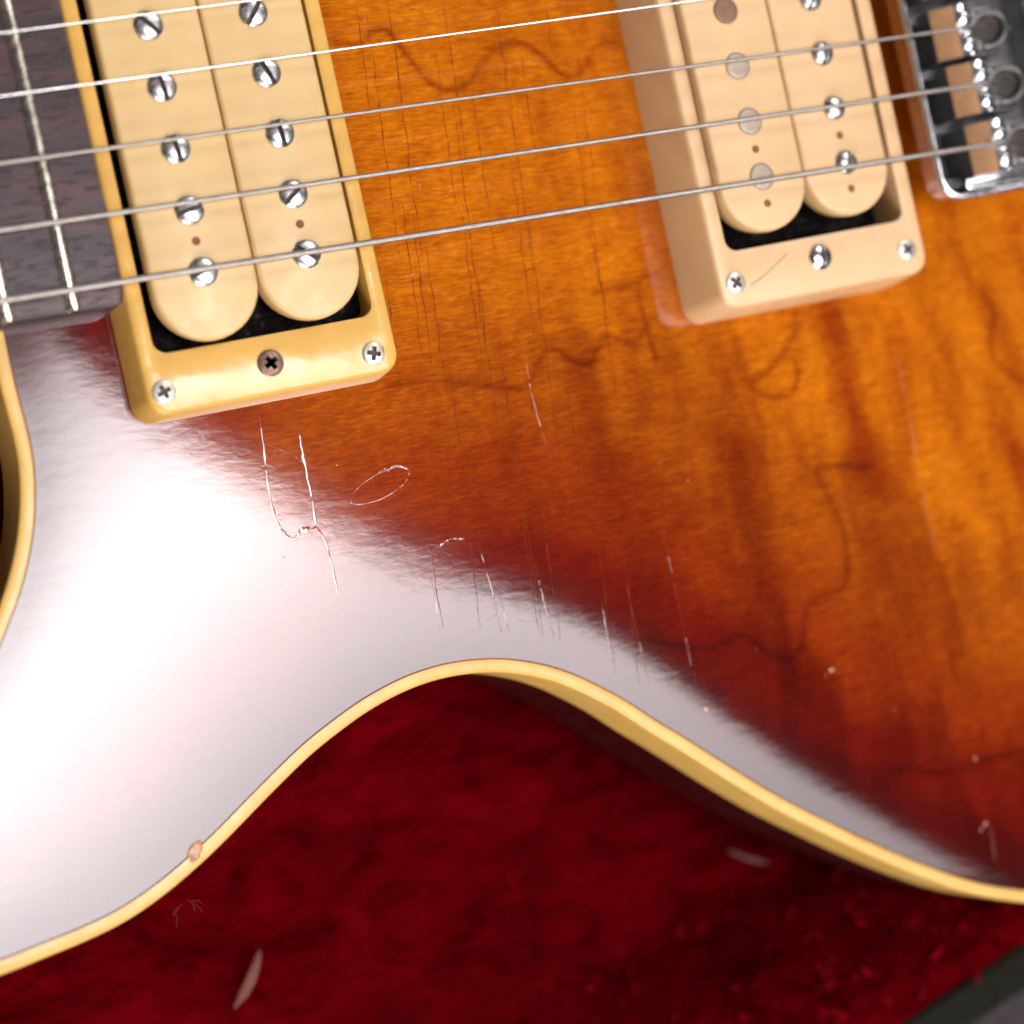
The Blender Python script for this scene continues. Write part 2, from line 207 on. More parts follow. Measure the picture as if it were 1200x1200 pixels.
M['bobbin_b'] = simple_mat("pale_bobbin_plastic", (0.522, 0.3393, 0.1783), 0.42, var=.03, vscale=120, spec=.4, bump_d=2e-6, bscale=900)
M['hole'] = simple_mat("brown_hole", (.16, .045, .012), 0.7)
M['black'] = simple_mat("black_tape", (.005, .0035, .0035), 0.8, spec=.08, dirt=((.10, .085, .08), .25), dscale=500)
M['chrome'] = simple_mat("tarnished_nickel", (.50, .49, .50), 0.34, 1.0, var=.25, vscale=900, bump_d=3e-6, bscale=2500, dirt=((.16, .12, .11), .6), dscale=1500)
M['chrome_bright'] = simple_mat("bright_chrome", (.66, .66, .69), 0.22, 1.0, var=.05, vscale=200, bump_d=3e-6, bscale=400)
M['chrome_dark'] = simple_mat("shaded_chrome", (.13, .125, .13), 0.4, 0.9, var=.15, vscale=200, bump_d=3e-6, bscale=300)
M['chrome_mid'] = simple_mat("dull_chrome", (.38, .37, .38), 0.3, 1.0, var=.2, vscale=300)
M['slot'] = simple_mat("dark_slot", (.035, .022, .018), 0.6)  # one dark brown for screw slots, slug rims and cup centres
M['screw_pale'] = simple_mat("pale_screw_plating", (.50, .46, .40), 0.42, 0.75, var=.12, vscale=800, dirt=((.30, .24, .18), .5), dscale=1500)
M['rust'] = simple_mat("rusty_steel", (.22, .13, .095), 0.45, 0.6, var=.3, vscale=1500, bump_d=2e-5, bscale=3000, dirt=((.10, .045, .025), .8), dscale=1800)
M['slug'] = simple_mat("dull_slug_steel", (.33, .275, .215), 0.5, 0.35, var=.15, vscale=1500, dirt=((.24, .15, .09), .6), dscale=1200)
M['rust_slug'] = simple_mat("brown_slug_steel", (.17, .085, .05), 0.55, 0.2, var=.15, vscale=1500)
M['fret'] = simple_mat("nickel_fret", (.70, .64, .54), 0.26, 1.0, var=.04, vscale=300)
M['plain'] = simple_mat("plain_steel_string", (0.6438, 0.6351, 0.6351), 0.24, 1.0, var=.05)
M['saddle'] = simple_mat("tan_reflection_chrome", (.30, .16, .075), 0.4, 0.2, var=.06)  # tan paints the wood's reflection onto the chrome saddle fronts
M['lint'] = simple_mat("pale_lint", (.135, .042, .03), 0.9)
M['fluff'] = simple_mat("pale_fluff", (.11, .04, .032), 0.9)
M['rim'] = simple_mat("black_case_trim", (.008, .008, .006), 0.8, spec=.08, vscale=300, bump_d=1e-4, bscale=500)
M['tolex'] = simple_mat("grey_case_covering", (.030, .025, .026), 0.85, spec=.15, vscale=500, var=.3, bump_d=4e-4, bscale=420, dirt=((.02, .02, .02), .7), dscale=350)
M['chipwood'] = simple_mat("bare_wood_chip", (.36, .16, .075), 0.5, var=.4, vscale=900, coat=.3, bump_d=2.5e-4, bscale=700, dirt=((.05, .008, .006), 1.0), dscale=520)
M['scratch'] = simple_mat("crazed_lacquer", (.20, .045, .02), 0.3, coat=1.0, var=.35, vscale=1200, spec=.2, bump_d=8e-6, bscale=1500)
M['scratch_pale'] = simple_mat("bruised_lacquer", (.30, .13, .08), 0.3, coat=.6, var=.3, vscale=1500)
M['check'] = simple_mat("lacquer_check", (.12, .020, .003), 0.6, coat=0.0, spec=.05, var=.4, vscale=500)

for k_ in ('scratch', 'scratch_pale'):
    M[k_].node_tree.nodes["Principled BSDF"].inputs["Coat IOR"].default_value = 1.75
# wound strings
mt, nt, bs = new_mat("wound_string")
v = tex_coord(nt)
w = nt.nodes.new("ShaderNodeTexWave"); w.wave_type = 'BANDS'; w.bands_direction = 'X'
w.inputs["Scale"].default_value = 1150; nt.links.new(v, w.inputs["Vector"])
bs.inputs["Metallic"].default_value = 1.0; bs.inputs["Roughness"].default_value = 0.34
c = mix(nt, noise(nt, v, 600, 3), (0.261, 0.2306, 0.2175), (0.435, 0.4002, 0.3741)); nt.links.new(c, bs.inputs["Base Color"])
nt.links.new(bump(nt, w.outputs["Fac"], 3e-5), bs.inputs["Normal"])
M['wound'] = mt

# rosewood
mt, nt, bs = new_mat("rosewood")
v = tex_coord(nt, (0.17, 1.0, 1.0), (0, 0, 0.03))
pore = noise(nt, v, 1500, 3, 0.6, 0.5)
pm = ramp(nt, pore, [(0.565, 0.0), (0.63, 1.0)])
tone = noise(nt, v, 260, 4, 0.6)
c = ramp(nt, tone, [(0.3, (.022, .010, .012)), (0.5, (.038, .021, .024)), (0.72, (.082, .026, .026))])
c = mix(nt, pm, c, (.012, .007, .008)); nt.links.new(c, bs.inputs["Base Color"])
bs.inputs["Roughness"].default_value = 0.42
bs.inputs["Specular IOR Level"].default_value = 0.35
nt.links.new(bump(nt, math_node(nt, 'SUBTRACT', 1.0, pm), 5e-5, 1.0, bump(nt, tone, 3e-5)), bs.inputs["Normal"])
M['rosewood'] = mt

# crushed crimson plush
mt, nt, bs = new_mat("crimson_plush")
v = tex_coord(nt)
n1 = noise(nt, tex_coord(nt, (.55, 1, 1), (0, 0, -.9)), 95, 3, 0.6, 1.0)
n2 = noise(nt, tex_coord(nt, (.5, 1, 1), (0, 0, -.8)), 300, 3, 0.6, 0.5)
c = mix(nt, ramp(nt, n1, [(0.35, 0.0), (0.68, 1.0)]), (0.03654, 0.000174, 0.000696), (0.09135, 0.000348, 0.002262))
c = mix(nt, ramp(nt, n2, [(0.45, 0.0), (0.7, .35)]), c, (.085, .0006, .003))
nt.links.new(c, bs.inputs["Base Color"])
bs.inputs["Roughness"].default_value = 0.95
bs.inputs["Specular IOR Level"].default_value = 0.0
bs.inputs["Sheen Weight"].default_value = 0.0
bs.inputs["Sheen Tint"].default_value = (.8, .03, .06, 1)
nt.links.new(bump(nt, n2, 2.0e-3, 0.9), bs.inputs["Normal"])
M['plush'] = mt
M['pile'] = simple_mat('crimson_pile', (.14, .0008, .004), 0.9, spec=.05, var=.5, vscale=150)

# ------------------------------------------------------------------ object helpers
def make_obj(name, verts, faces, mats, parent=None, smooth=True, face_mats=None, scale=MM):
    me = bpy.data.meshes.new(name)
    me.from_pydata([(x * scale, y * scale, z * scale) for x, y, z in verts], [], faces)
    for mm_ in (mats if isinstance(mats, list) else [mats]): me.materials.append(M[mm_])
    if face_mats: me.polygons.foreach_set("material_index", face_mats)
    me.polygons.foreach_set("use_smooth", [smooth] * len(me.polygons))
    me.update()
    bm = bmesh.new(); bm.from_mesh(me); bmesh.ops.recalc_face_normals(bm, faces=bm.faces); bm.to_mesh(me); bm.free()
    if smooth: me.set_sharp_from_angle(angle=math.radians(38))
    o = bpy.data.objects.new(name, me); COL.objects.link(o)
    if parent: o.parent = parent
    return o

def thing(name, label, cat, group=None, loc=(0, 0, 0)):
    o = bpy.data.objects.new(name, None); COL.objects.link(o)
    o.location = Vector(loc) * MM; o["label"] = label; o["category"] = cat
    o.empty_display_size = 0.02
    if group: o["group"] = group
    return o

def copy_part(src, parent, loc=None, rot=None):
    c = src.copy(); COL.objects.link(c); c.parent = parent
    if loc is not None: c.location = Vector(loc) * MM
    if rot is not None: c.rotation_euler = rot
    return c

class MB:
    def __init__(s): s.v = []; s.f = []; s.m = []
    def add(s, verts, faces, mi=0):
        b = len(s.v); s.v += [tuple(p) for p in verts]
        s.f += [tuple(i + b for i in f) for f in faces]; s.m += [mi] * len(faces)
    def loft(s, loops, cap0=False, cap1=False, mi=0, closed=True):
        n = len(loops[0]); b = len(s.v)
        for L in loops: s.v += [tuple(p) for p in L]
        for i in range(len(loops) - 1):
            for j in range(n if closed else n - 1):
                k = (j + 1) % n
                s.f.append((b + i * n + j, b + i * n + k, b + (i + 1) * n + k, b + (i + 1) * n + j)); s.m.append(mi)
        if cap0: s.f.append(tuple(b + j for j in range(n))[::-1]); s.m.append(mi)
        if cap1: s.f.append(tuple(b + (len(loops) - 1) * n + j for j in range(n))); s.m.append(mi)
    def box(s, x0, x1, y0, y1, z0, z1, mi=0, bev=0.0):
        if bev <= 0:
            s.loft([[(x0, y0, z0), (x1, y0, z0), (x1, y1, z0), (x0, y1, z0)], [(x0, y0, z1), (x1, y0, z1), (x1, y1, z1), (x0, y1, z1)]], True, True, mi)
        else:
            L = []
            for z, i in ((z0, 0), (z1 - bev, 0), (z1 - bev * .3, bev * .3), (z1, bev)):
                L.append([(x, y, z) for x, y in rrect(x0 + i, x1 - i, y0 + i, y1 - i, bev, 3)])
            s.loft(L, True, True, mi)
    def lathe(s, prof, n=28, cx=0, cy=0, mi=0, cap0=False, cap1=True):
        s.loft([[(cx + r * math.cos(2 * math.pi * j / n), cy + r * math.sin(2 * math.pi * j / n), z) for j in range(n)] for r, z in prof], cap0, cap1, mi)
    def build(s, name, mats, parent=None, smooth=True):
        return make_obj(name, s.v, s.f, mats, parent, smooth, s.m)

def rrect(x0, x1, y0, y1, r, k=5):
    out = []
    for cx, cy, a0 in ((x1 - r, y0 + r, -90), (x1 - r, y1 - r, 0), (x0 + r, y1 - r, 90), (x0 + r, y0 + r, 180)):
        for i in range(k + 1):
            a = math.radians(a0 + 90 * i / k)
            out.append((cx + r * math.cos(a), cy + r * math.sin(a)))
    return out

def tube(mb, pts, r, n=12, mi=0, taper=None):
    loops = []
    for i, p in enumerate(pts):
        a = Vector(pts[max(0, i - 1)]); b = Vector(pts[min(len(pts) - 1, i + 1)])
        t = (b - a).normalized(); u = t.cross(Vector((0, 0, 1)) if abs(t.z) < .9 else Vector((0, 1, 0))).normalized(); w = u.cross(t)
        rr = r if taper is None else r * taper[i]
        loops.append([tuple(Vector(p) + (u * math.cos(2 * math.pi * j / n) + w * math.sin(2 * math.pi * j / n)) * rr) for j in range(n)])
    mb.loft(loops, True, True, mi)

# ------------------------------------------------------------------ body outline and carved height field
def catmull(Q, step):
    Q = [np.array(p, float) for p in Q]; out = []; n = len(Q)
    for i in range(n):
        p0, p1, p2, p3 = Q[(i - 1) % n], Q[i], Q[(i + 1) % n], Q[(i + 2) % n]
        d = np.linalg.norm(p2 - p1); k = max(2, int(d / step))
        t0 = 0; t1 = t0 + np.linalg.norm(p1 - p0) ** .5; t2 = t1 + d ** .5; t3 = t2 + np.linalg.norm(p3 - p2) ** .5
        for t in np.linspace(t1, t2, k, endpoint=False):
            A1 = (t1 - t) / (t1 - t0) * p0 + (t - t0) / (t1 - t0) * p1
            A2 = (t2 - t) / (t2 - t1) * p1 + (t - t1) / (t2 - t1) * p2
            A3 = (t3 - t) / (t3 - t2) * p2 + (t - t2) / (t3 - t2) * p3
            B1 = (t2 - t) / (t2 - t0) * A1 + (t - t0) / (t2 - t0) * A2
            B2 = (t3 - t) / (t3 - t1) * A2 + (t - t1) / (t3 - t1) * A3
            out.append((t2 - t) / (t2 - t1) * B1 + (t - t1) / (t2 - t1) * B2)
    return np.array(out)

EDGE_POLY = catmull(OUTLINE, 1.0)
# smooth the outline slightly so that no measuring jitter shows in the binding
for _ in range(6):
    P = EDGE_POLY
    straight = (np.abs(P[:, 1]) < 27)[:, None]
    EDGE_POLY = np.where(straight, P, 0.5 * P + 0.25 * (np.roll(P, 1, 0) + np.roll(P, -1, 0)))
_ds = (np.linalg.norm(np.roll(EDGE_POLY, -1, 0) - EDGE_POLY, axis=1) + np.linalg.norm(EDGE_POLY - np.roll(EDGE_POLY, 1, 0), axis=1)) / 2
TERMS = ((3.0, 50.0), (0.489, 4.0))

def field(p):
    """height of the top at points p (N,2), its gradient and the distance to the outline"""
    p = np.atleast_2d(np.asarray(p, float))
    Z = np.zeros(len(p)); G = np.zeros((len(p), 2)); Dm = np.zeros(len(p))
    for a in range(0, len(p), 4000):
        q = p[a:a + 4000]
        vx = q[:, None, 0] - EDGE_POLY[None, :, 0]; vy = q[:, None, 1] - EDGE_POLY[None, :, 1]
        r2 = vx * vx + vy * vy; Dm[a:a + 4000] = np.sqrt(r2.min(1)); r = np.sqrt(r2 + 4.0)
        D = np.zeros(len(q)); gx = np.zeros(len(q)); gy = np.zeros(len(q))
        for A, L in TERMS:
            k = np.exp(-r / L) * _ds * (A / (2 * L)); D += k.sum(1); k = k / r / L
            gx -= (k * vx).sum(1); gy -= (k * vy).sum(1)
        Z[a:a + 4000] = -6.2 - 0.058 * (q[:, 0] + 22) - D
        G[a:a + 4000, 0] = -0.058 - gx; G[a:a + 4000, 1] = -gy
    return Z, G, Dm

def top_z(x, y): return float(field([(x, y)])[0][0])

def offset(poly, d):
    t = np.roll(poly, -1, 0) - np.roll(poly, 1, 0); t /= np.linalg.norm(t, axis=1)[:, None]
    area = 0.5 * np.sum(poly[:, 0] * np.roll(poly[:, 1], -1) - poly[:, 1] * np.roll(poly[:, 0], -1))
    n = np.stack([-t[:, 1], t[:, 0]], 1) * (1 if area > 0 else -1)         # inward
    return poly + n * d

def poly_dist(p, L):
    best = np.full(len(p), 1e9)
    for (ax, ay), (bx, by) in zip(L[:-1], L[1:]):
        dx, dy = bx - ax, by - ay; ll = dx * dx + dy * dy + 1e-9
        t = np.clip(((p[:, 0] - ax) * dx + (p[:, 1] - ay) * dy) / ll, 0, 1)
        best = np.minimum(best, np.hypot(p[:, 0] - ax - t * dx, p[:, 1] - ay - t * dy))
    return best

def smooth_line(L, sub=5):
    if len(L) < 3: return L
    Q = [np.array(L[0]) * 2 - np.array(L[1])] + [np.array(p) for p in L] + [np.array(L[-1]) * 2 - np.array(L[-2])]
    out = []
    for i in range(1, len(Q) - 2):
        for t in np.linspace(0, 1, sub, endpoint=False):
            out.append(tuple(0.5 * (2 * Q[i] + (Q[i + 1] - Q[i - 1]) * t + (2 * Q[i - 1] - 5 * Q[i] + 4 * Q[i + 1] - Q[i + 2]) * t * t + (3 * Q[i] - Q[i - 1] - 3 * Q[i + 1] + Q[i + 2]) * t ** 3)))
    out.append(tuple(Q[-2])); return out

# ================================================================== GUITAR
guitar = thing("electric_guitar", "amber sunburst electric guitar with cream binding and cream pickups, lying in its open case", "guitar", loc=(0, 0, 0))

BW = 2.35                                                     # width of the binding on the top
inner = offset(EDGE_POLY, BW)
zi = field(inner)[0]
ze, ge, _ = field(EDGE_POLY)

# carved top: constrained triangulation inside the binding, heights and normals from the carve
STEP = 0.62
gx = np.arange(-90, 262, STEP); gy = np.arange(-178, 36, STEP)
fine = np.stack(np.meshgrid(gx, gy), 2).reshape(-1, 2)
fine = fine[(fine[:, 0] < 172)]
c1 = np.stack(np.meshgrid(np.arange(172, 262, 4.0), np.arange(-178, 36, 4.0)), 2).reshape(-1, 2)
c2 = np.stack(np.meshgrid(np.arange(-90, 262, 4.0), np.arange(38, 178, 4.0)), 2).reshape(-1, 2)
cand = np.concatenate([fine, c1, c2])
def inside(p, poly):
    res = np.zeros(len(p), bool); x, y = p[:, 0], p[:, 1]
    ax, ay = poly[:, 0], poly[:, 1]; bx, by = np.roll(ax, -1), np.roll(ay, -1)
    for i in range(len(poly)):
        c = ((ay[i] > y) != (by[i] > y))
        if c.any():
            c &= x < (bx[i] - ax[i]) * (y - ay[i]) / (by[i] - ay[i] + 1e-12) + ax[i]
            res ^= c
    return res
cand = cand[inside(cand, offset(EDGE_POLY, BW + 0.35))]
nb = len(inner)
vin = [Vector((float(a), float(b))) for a, b in np.concatenate([inner, cand])]
vo, eo, fo, ov, oe, of = delaunay_2d_cdt(vin, [(i, (i + 1) % nb) for i in range(nb)], [], 1, 1e-5)
XY = np.array([(p.x, p.y) for p in vo])
Z, G, Dm = field(XY)
me = bpy.data.meshes.new("carved_top")
me.from_pydata([(x * MM, y * MM, z * MM) for (x, y), z in zip(XY, Z)], [], [tuple(f) for f in fo])
me.materials.append(M['top'])
me.polygons.foreach_set("use_smooth", [True] * len(me.polygons))
bm = bmesh.new(); bm.from_mesh(me)
for f in bm.faces:
    if f.normal.z < 0: f.normal_flip()
bm.to_mesh(me); bm.free()
def put(name, arr):
    a = me.attributes.new(name, 'FLOAT', 'POINT'); a.data.foreach_set("value", np.asarray(arr, np.float32))
put("edge_distance", np.clip(Dm / 80.0, 0, 1))
gl = np.zeros(len(XY))
for i, L in enumerate(GROWTH):
    d = poly_dist(XY, smooth_line(L)); gl = np.maximum(gl, (np.exp(-(d / 0.58) ** 2) + 0.30 * np.exp(-(d / 1.7) ** 2)) * (0.86 + 0.14 * np.sin(XY[:, 0] * .31 + XY[:, 1] * .23 + i)))
put("growth_line", np.clip(gl, 0, 1.2))
bd = np.zeros(len(XY))
wob = 1.6 * np.sin(XY[:, 1] * 0.19 + XY[:, 0] * 0.03) + 0.9 * np.sin(XY[:, 1] * 0.47 + 1.3)
XYw = XY + np.stack([wob, 0 * wob], 1) * 0.6
for L, w, s in BANDS:
    bd = np.maximum(bd, s * np.exp(-(poly_dist(XYw, smooth_line(L)) / w) ** 2))
put("flame_band", bd)
put("flame_amount", np.clip((XY[:, 0] - 20) / 70, 0.12, 1.0))
nr = np.stack([-G[:, 0], -G[:, 1], np.ones(len(XY))], 1); nr /= np.linalg.norm(nr, axis=1)[:, None]
me.normals_split_custom_set_from_vertices([tuple(n) for n in nr])
top = bpy.data.objects.new("carved_top", me); COL.objects.link(top); top.parent = guitar

# binding (bound edge all round) and mahogany side
def lp(off, dz, z=None):
    pts = offset(EDGE_POLY, off)
    zz = ze if z is None else z
    return [(float(a), float(b), float(c) + dz) for (a, b), c in zip(pts, zz)]
BH = 13.0
mb = MB()
zl = lambda o: field(offset(EDGE_POLY, o))[0]
mb.loft([lp(BW, -0.5, zi), lp(BW - .02, .0, zi), lp(BW - .25, .05, zl(BW - .25)), lp(1.2, .06, zl(1.2)), lp(.55, .02, zl(.55)), lp(.22, -.10), lp(.06, -.32), lp(0, -.65), [(x - .058 * (BH - .65), y, z) for x, y, z in lp(0, -BH)]])
mb.build("binding", ['binding'], guitar)
mb = MB()
mb.loft([[(x - .7, y, z) for x, y, z in lp(0.10, -BH + .3)], [(x - .72, y, z) for x, y, z in lp(0.12, -BH - .2)]] + [[(x - 1.7, y, z) for (x, y, _), z in zip(lp(o, 0), [zz] * nb)] for o, zz in ((.12, -44), (.6, -50), (2.5, -54), (6, -56))], False, True)
mb.build("body_side", ['side'], guitar)

mb = MB()
mb.loft([lp(BW + .16, .012, zl(BW + .16)), lp(BW + .04, .05, zl(BW + .04)), lp(BW - .10, .075, zl(BW - .10))])
M['seam'] = simple_mat("dark_lacquer_seam", (.13, .028, .010), 0.4, coat=.3, var=.5, vscale=90)
mb.build("lacquer_seam", ['seam'], guitar)

# missing lacquer at the edge of the binding
def blob(name, x, y, rx, ry, h, mat, parent, seed=0, rot=0.0, n=14, lift=0.02):
    rnd = random.Random(seed); rings = []; mbb = MB()
    ca, sa = math.cos(rot), math.sin(rot)
    rad = [rnd.uniform(.75, 1.2) for _ in range(n)]
    pts = []
    for k, hh in ((1.0, -0.04), (.8, h * .7), (.45, h * rnd.uniform(.7, 1.2))):
        for j in range(n):
            a = 2 * math.pi * j / n; u = rx * k * rad[j] * math.cos(a); w = ry * k * rad[j] * math.sin(a)
            pts.append((x + u * ca - w * sa, y + u * sa + w * ca, hh + lift))
    zz = field([(p[0], p[1]) for p in pts])[0]
    pts = [(p[0], p[1], p[2] + z) for p, z in zip(pts, zz)]
    mbb.loft([pts[0:n], pts[n:2 * n], pts[2 * n:]], False, True)
    return mbb.build(name, [mat], parent)
ex, ey = EDGE_CHIP
eb = blob("edge_chip", ex, ey, 2.0, 1.15, 0.16, 'chipwood', guitar, 5, 0.75)
eb["label"] = "bare wood chip in the lacquer beside the binding"

# lacquer scratches, cracks, dents
def ribbon(mbb, L, hw, h, jit, rnd, mi=0, gap=0.0, base=-.02):
    L = smooth_line(L, 6); n = len(L); pts = []; ph_ = rnd.uniform(0, 6.3); fr = rnd.uniform(.5, .9)
    for i, p in enumerate(L):
        a = np.array(L[max(0, i - 1)]); b = np.array(L[min(n - 1, i + 1)]); t = b - a; t = t / (np.linalg.norm(t) + 1e-9)
        w = hw * (0.35 + 0.65 * math.sin(math.pi * (i + .6) / (n + .2)) ** .5) * rnd.uniform(1 - jit, 1 + jit) * (.78 + .35 * math.sin(i * fr + ph_) * math.sin(i * fr * .37 + 2 * ph_))
        q = np.array(p) + np.array([-t[1], t[0]]) * rnd.uniform(-.12, .12) * hw * 2
        for s, hh in ((-1, base), (rnd.uniform(-.3, .3), h * rnd.uniform(.6, 1.2)), (1, base)):
            pts.append((q[0] - t[1] * w * s, q[1] + t[0] * w * s, hh))
    zz = field([(p[0], p[1]) for p in pts])[0]
    v = [(p[0], p[1], p[2] + z) for p, z in zip(pts, zz)]
    f = []
    for i in range(n - 1):
        if gap and rnd.random() < gap: continue
        for j in range(2): f.append((i * 3 + j, i * 3 + j + 1, i * 3 + j + 4, i * 3 + j + 3))
    mbb.add(v, f, mi)
rnd = random.Random(11)
for i, (L, w, h) in enumerate(SCRATCHES):
    mb = MB(); ribbon(mb, L, w * (1.15 if i < 4 else .66), h * (.5 if i < 4 else .30), .35, rnd, gap=0 if i < 4 else .14)
    mb.build("lacquer_scratch", ['scratch_pale' if i in (6, 15, 20) else 'scratch'], guitar)
for i, ((x, y), r) in enumerate(CHIPS):
    blob("lacquer_dent", x, y, .62 * r, .40 * r, .05, 'scratch_pale' if r > .85 else 'scratch', guitar, 20 + i, i * 1.1, 9, .0)
mb = MB()
for L in CHECKS: ribbon(mb, L, .085, .018, .5, rnd, base=.008)
ck = mb.build("lacquer_checking", ['check'], guitar); ck["kind"] = "stuff"

# neck block under the fingerboard
mb = MB(); mb.box(-230, -38, -27.2, 27.2, -30, -7.6, 0, 1.0); mb.build("neck", ['side'], guitar)

# fingerboard and frets
def crown(y): return 0.9 * (1 - (y / 28) ** 2) - .9
mb = MB()
ys = [-27.9, -27.75, -27.3] + [float(a) for a in np.linspace(-26, 26, 15)] + [27.3, 27.75, 27.9]
def fb_loop(x, yr=1.0):
    top_ = [(x, y * yr, -0.75 + crown(y) + {0: -.5, 1: -.18, 2: -.04}.get(min(i, len(ys) - 1 - i), 0)) for i, y in enumerate(ys)]
    return top_ + [(x, 27.9 * yr, -9.6), (x, -27.9 * yr, -9.6)]
mb.loft([fb_loop(-230, .9), fb_loop(-100, .96), fb_loop(-24.0), fb_loop(-22.7, .994), fb_loop(-22.0, .972), fb_loop(-21.75, .94)], True, True)
fb = mb.build("fingerboard", ['rosewood'], guitar)
for x in (-29.9, -40.3, -51.3, -62.9, -75.3, -88.4, -102.2):
    mb = MB(); loops = []
    for y in [-27.6, -27.4, -26.7] + [float(a) for a in np.linspace(-25, 25, 9)] + [26.7, 27.4, 27.6]:
        k = {27.6: .35, 27.4: .75, 26.7: .97}.get(abs(y), 1.0)
        loops.append([(x + 1.15 * math.cos(a) * (0.9 + .1 * k), y, -0.85 + crown(y) + 1.12 * k * math.sin(a) ** .8) for a in np.linspace(0, math.pi, 9)])
    mb.loft(loops, True, True, 0, False)
    mb.build("fret", ['fret'], fb)

# ---------------------------------------------------------------- pickups
def ring(cx, hx, hy, ix, iy, zt, mat, draft):
    loops = []
    def rl(dx, dy, r, z=None, dz=0.0):
        pts = rrect(cx - hx - dx, cx + hx + dx, -hy - dy, hy + dy, r, 7)
        if z is None:
            zz = field(pts)[0]; return [(x, y, float(c) + dz) for (x, y), c in zip(pts, zz)]
        return [(x, y, z) for x, y in pts]
    loops.append(rl(draft, draft * .45, 3.6, None, -.6)); loops.append(rl(draft, draft * .45, 3.6, None, .25))
    loops.append(rl(.18, .12, 3.4, zt - 1.0)); loops.append(rl(-.02, -.03, 3.3, zt - .50)); loops.append(rl(-.22, -.22, 3.1, zt - .18)); loops.append(rl(-.6, -.6, 2.8, zt))
    def il(d, z):
        return [(x, y, z) for x, y in rrect(cx - ix - d, cx + ix + d, -iy - d, iy + d, 2.2 + d, 7)]
    loops += [il(.45, zt), il(.12, zt - .12), il(0, zt - .45)]
    zb = min(p[2] for p in loops[0])
    loops.append(il(0, zb))
    mb = MB(); mb.loft(loops)
    return mb.build("mounting_ring", [mat], guitar)

def dome_screw(name, R, h, base, slot_w, slot_d, mats, flat=0.0):
    """slotted cheese-head screw: two half domes beside a cut slot, about the origin"""
    mb = MB()
    def z(x, y):
        q = min(1.0, (x * x + y * y) / (R * R)); return base + h * math.sqrt(max(0.0, 1 - q * .985)) * (1 - flat) + h * flat
    for s in (-1, 1):
        loops = []
        xs = [slot_w / 2 + (R * .995 - slot_w / 2) * t for t in (0, .12, .28, .46, .64, .8, .92, 1.0)]
        for x in xs:
            yy = math.sqrt(max(0, R * R - x * x))
            row = [(s * x, yy * t, z(x, yy * t)) for t in np.linspace(-1, 1, 13)]
            loops.append([(s * x, -yy, -.4)] + row + [(s * x, yy, -.4)])
        y0 = math.sqrt(R * R - slot_w ** 2 / 4)
        wall = [(s * slot_w / 2, p[1], base - slot_d + h * .4) for p in loops[0]]
        mb.loft([wall] + loops, False, False, 0, False)
    n = 18
    mb.add([(R * .97 * math.cos(2 * math.pi * j / n), R * .97 * math.sin(2 * math.pi * j / n), base - slot_d + h * .42) for j in range(n)], [tuple(range(n))], 1)
    return mb.build(name, mats)

def cross_screw(name, R, h, mats, deep=.5, arm=.23, span=.62):
    """small pan head with a cross recess"""
    mb = MB(); n = 48; a = R * arm; b = R * span
    corner = [(b, -a), (b, a), (a, a), (a, b), (-a, b), (-a, a), (-b, a), (-b, -a), (-a, -a), (-a, -b), (a, -b), (a, -a)]
    cross = []
    for i in range(12):
        p, q = corner[i], corner[(i + 1) % 12]
        for t in (0, .25, .5, .75): cross.append((p[0] + (q[0] - p[0]) * t, p[1] + (q[1] - p[1]) * t))
    ang = [math.atan2(y, x) for x, y in cross]
    st = math.atan2(-a, b)
    for i in range(n): ang[i] = st + (2 * math.pi) * i / n
    circ = lambda r, z: [(r * math.cos(t), r * math.sin(t), z) for t in ang]
    zf = lambda x, y: h * (1 - .5 * (x * x + y * y) / (R * R))
    mb.loft([circ(R, -.5), circ(R, h * .25), circ(R * .93, h * .45), circ(R * .8, h * .68), [(x, y, zf(x, y)) for x, y in cross]])
    mb.loft([[(x, y, zf(x, y)) for x, y in cross], [(x * .75, y * .75, h - deep) for x, y in cross]], False, True, 1)
    return mb.build(name, mats)

def bobbin(x0, x1, y_end, zt, mat, holes):
    """long coil former with round ends, bevelled rim and two small moulding holes"""
    cx = (x0 + x1) / 2; hw = (x1 - x0) / 2
    def st(ins, z):
        r = hw - ins; yc = y_end - hw; out = []
        for c, a0 in ((yc, 0), (-yc, 180)):
            for i in range(19):
                a = math.radians(a0 + 180 * i / 18)
                out.append((cx + r * math.cos(a), c + r * math.sin(a), z))
        return out
    mb = MB()
    mb.loft([st(.5, zt - 5.2), st(.0, zt - 2.3), st(0, zt - .75), st(.07, zt - .45), st(.24, zt - .2), st(.5, zt - .05), st(.8, zt)], True, True)
    for hx_, hy_ in holes:
        mb.lathe([(.74, zt - .02), (.70, zt + .035), (.5, zt + .045), (.3, zt + .02)], 12, hx_, hy_, 1)
    return mb.build("pickup_bobbin", [mat, 'hole'], guitar)

NX = (-8.75, 8.75); BXC = 102.91; BX = (BXC - 8.75, BXC + 8.75)
ZR = -2.0
rn = ring(-0.15, 21.25, 46.1, 18.55, 36.4, ZR, 'ring_neck', 1.3)
rn["label"] = "yellowed glossy mounting ring at the fingerboard end"
rb = ring(103.9, 21.6, 46.8, 18.5, 36.8, ZR, 'ring_bridge', 1.9)
rb["label"] = "taller pale cream mounting ring at the bridge end"

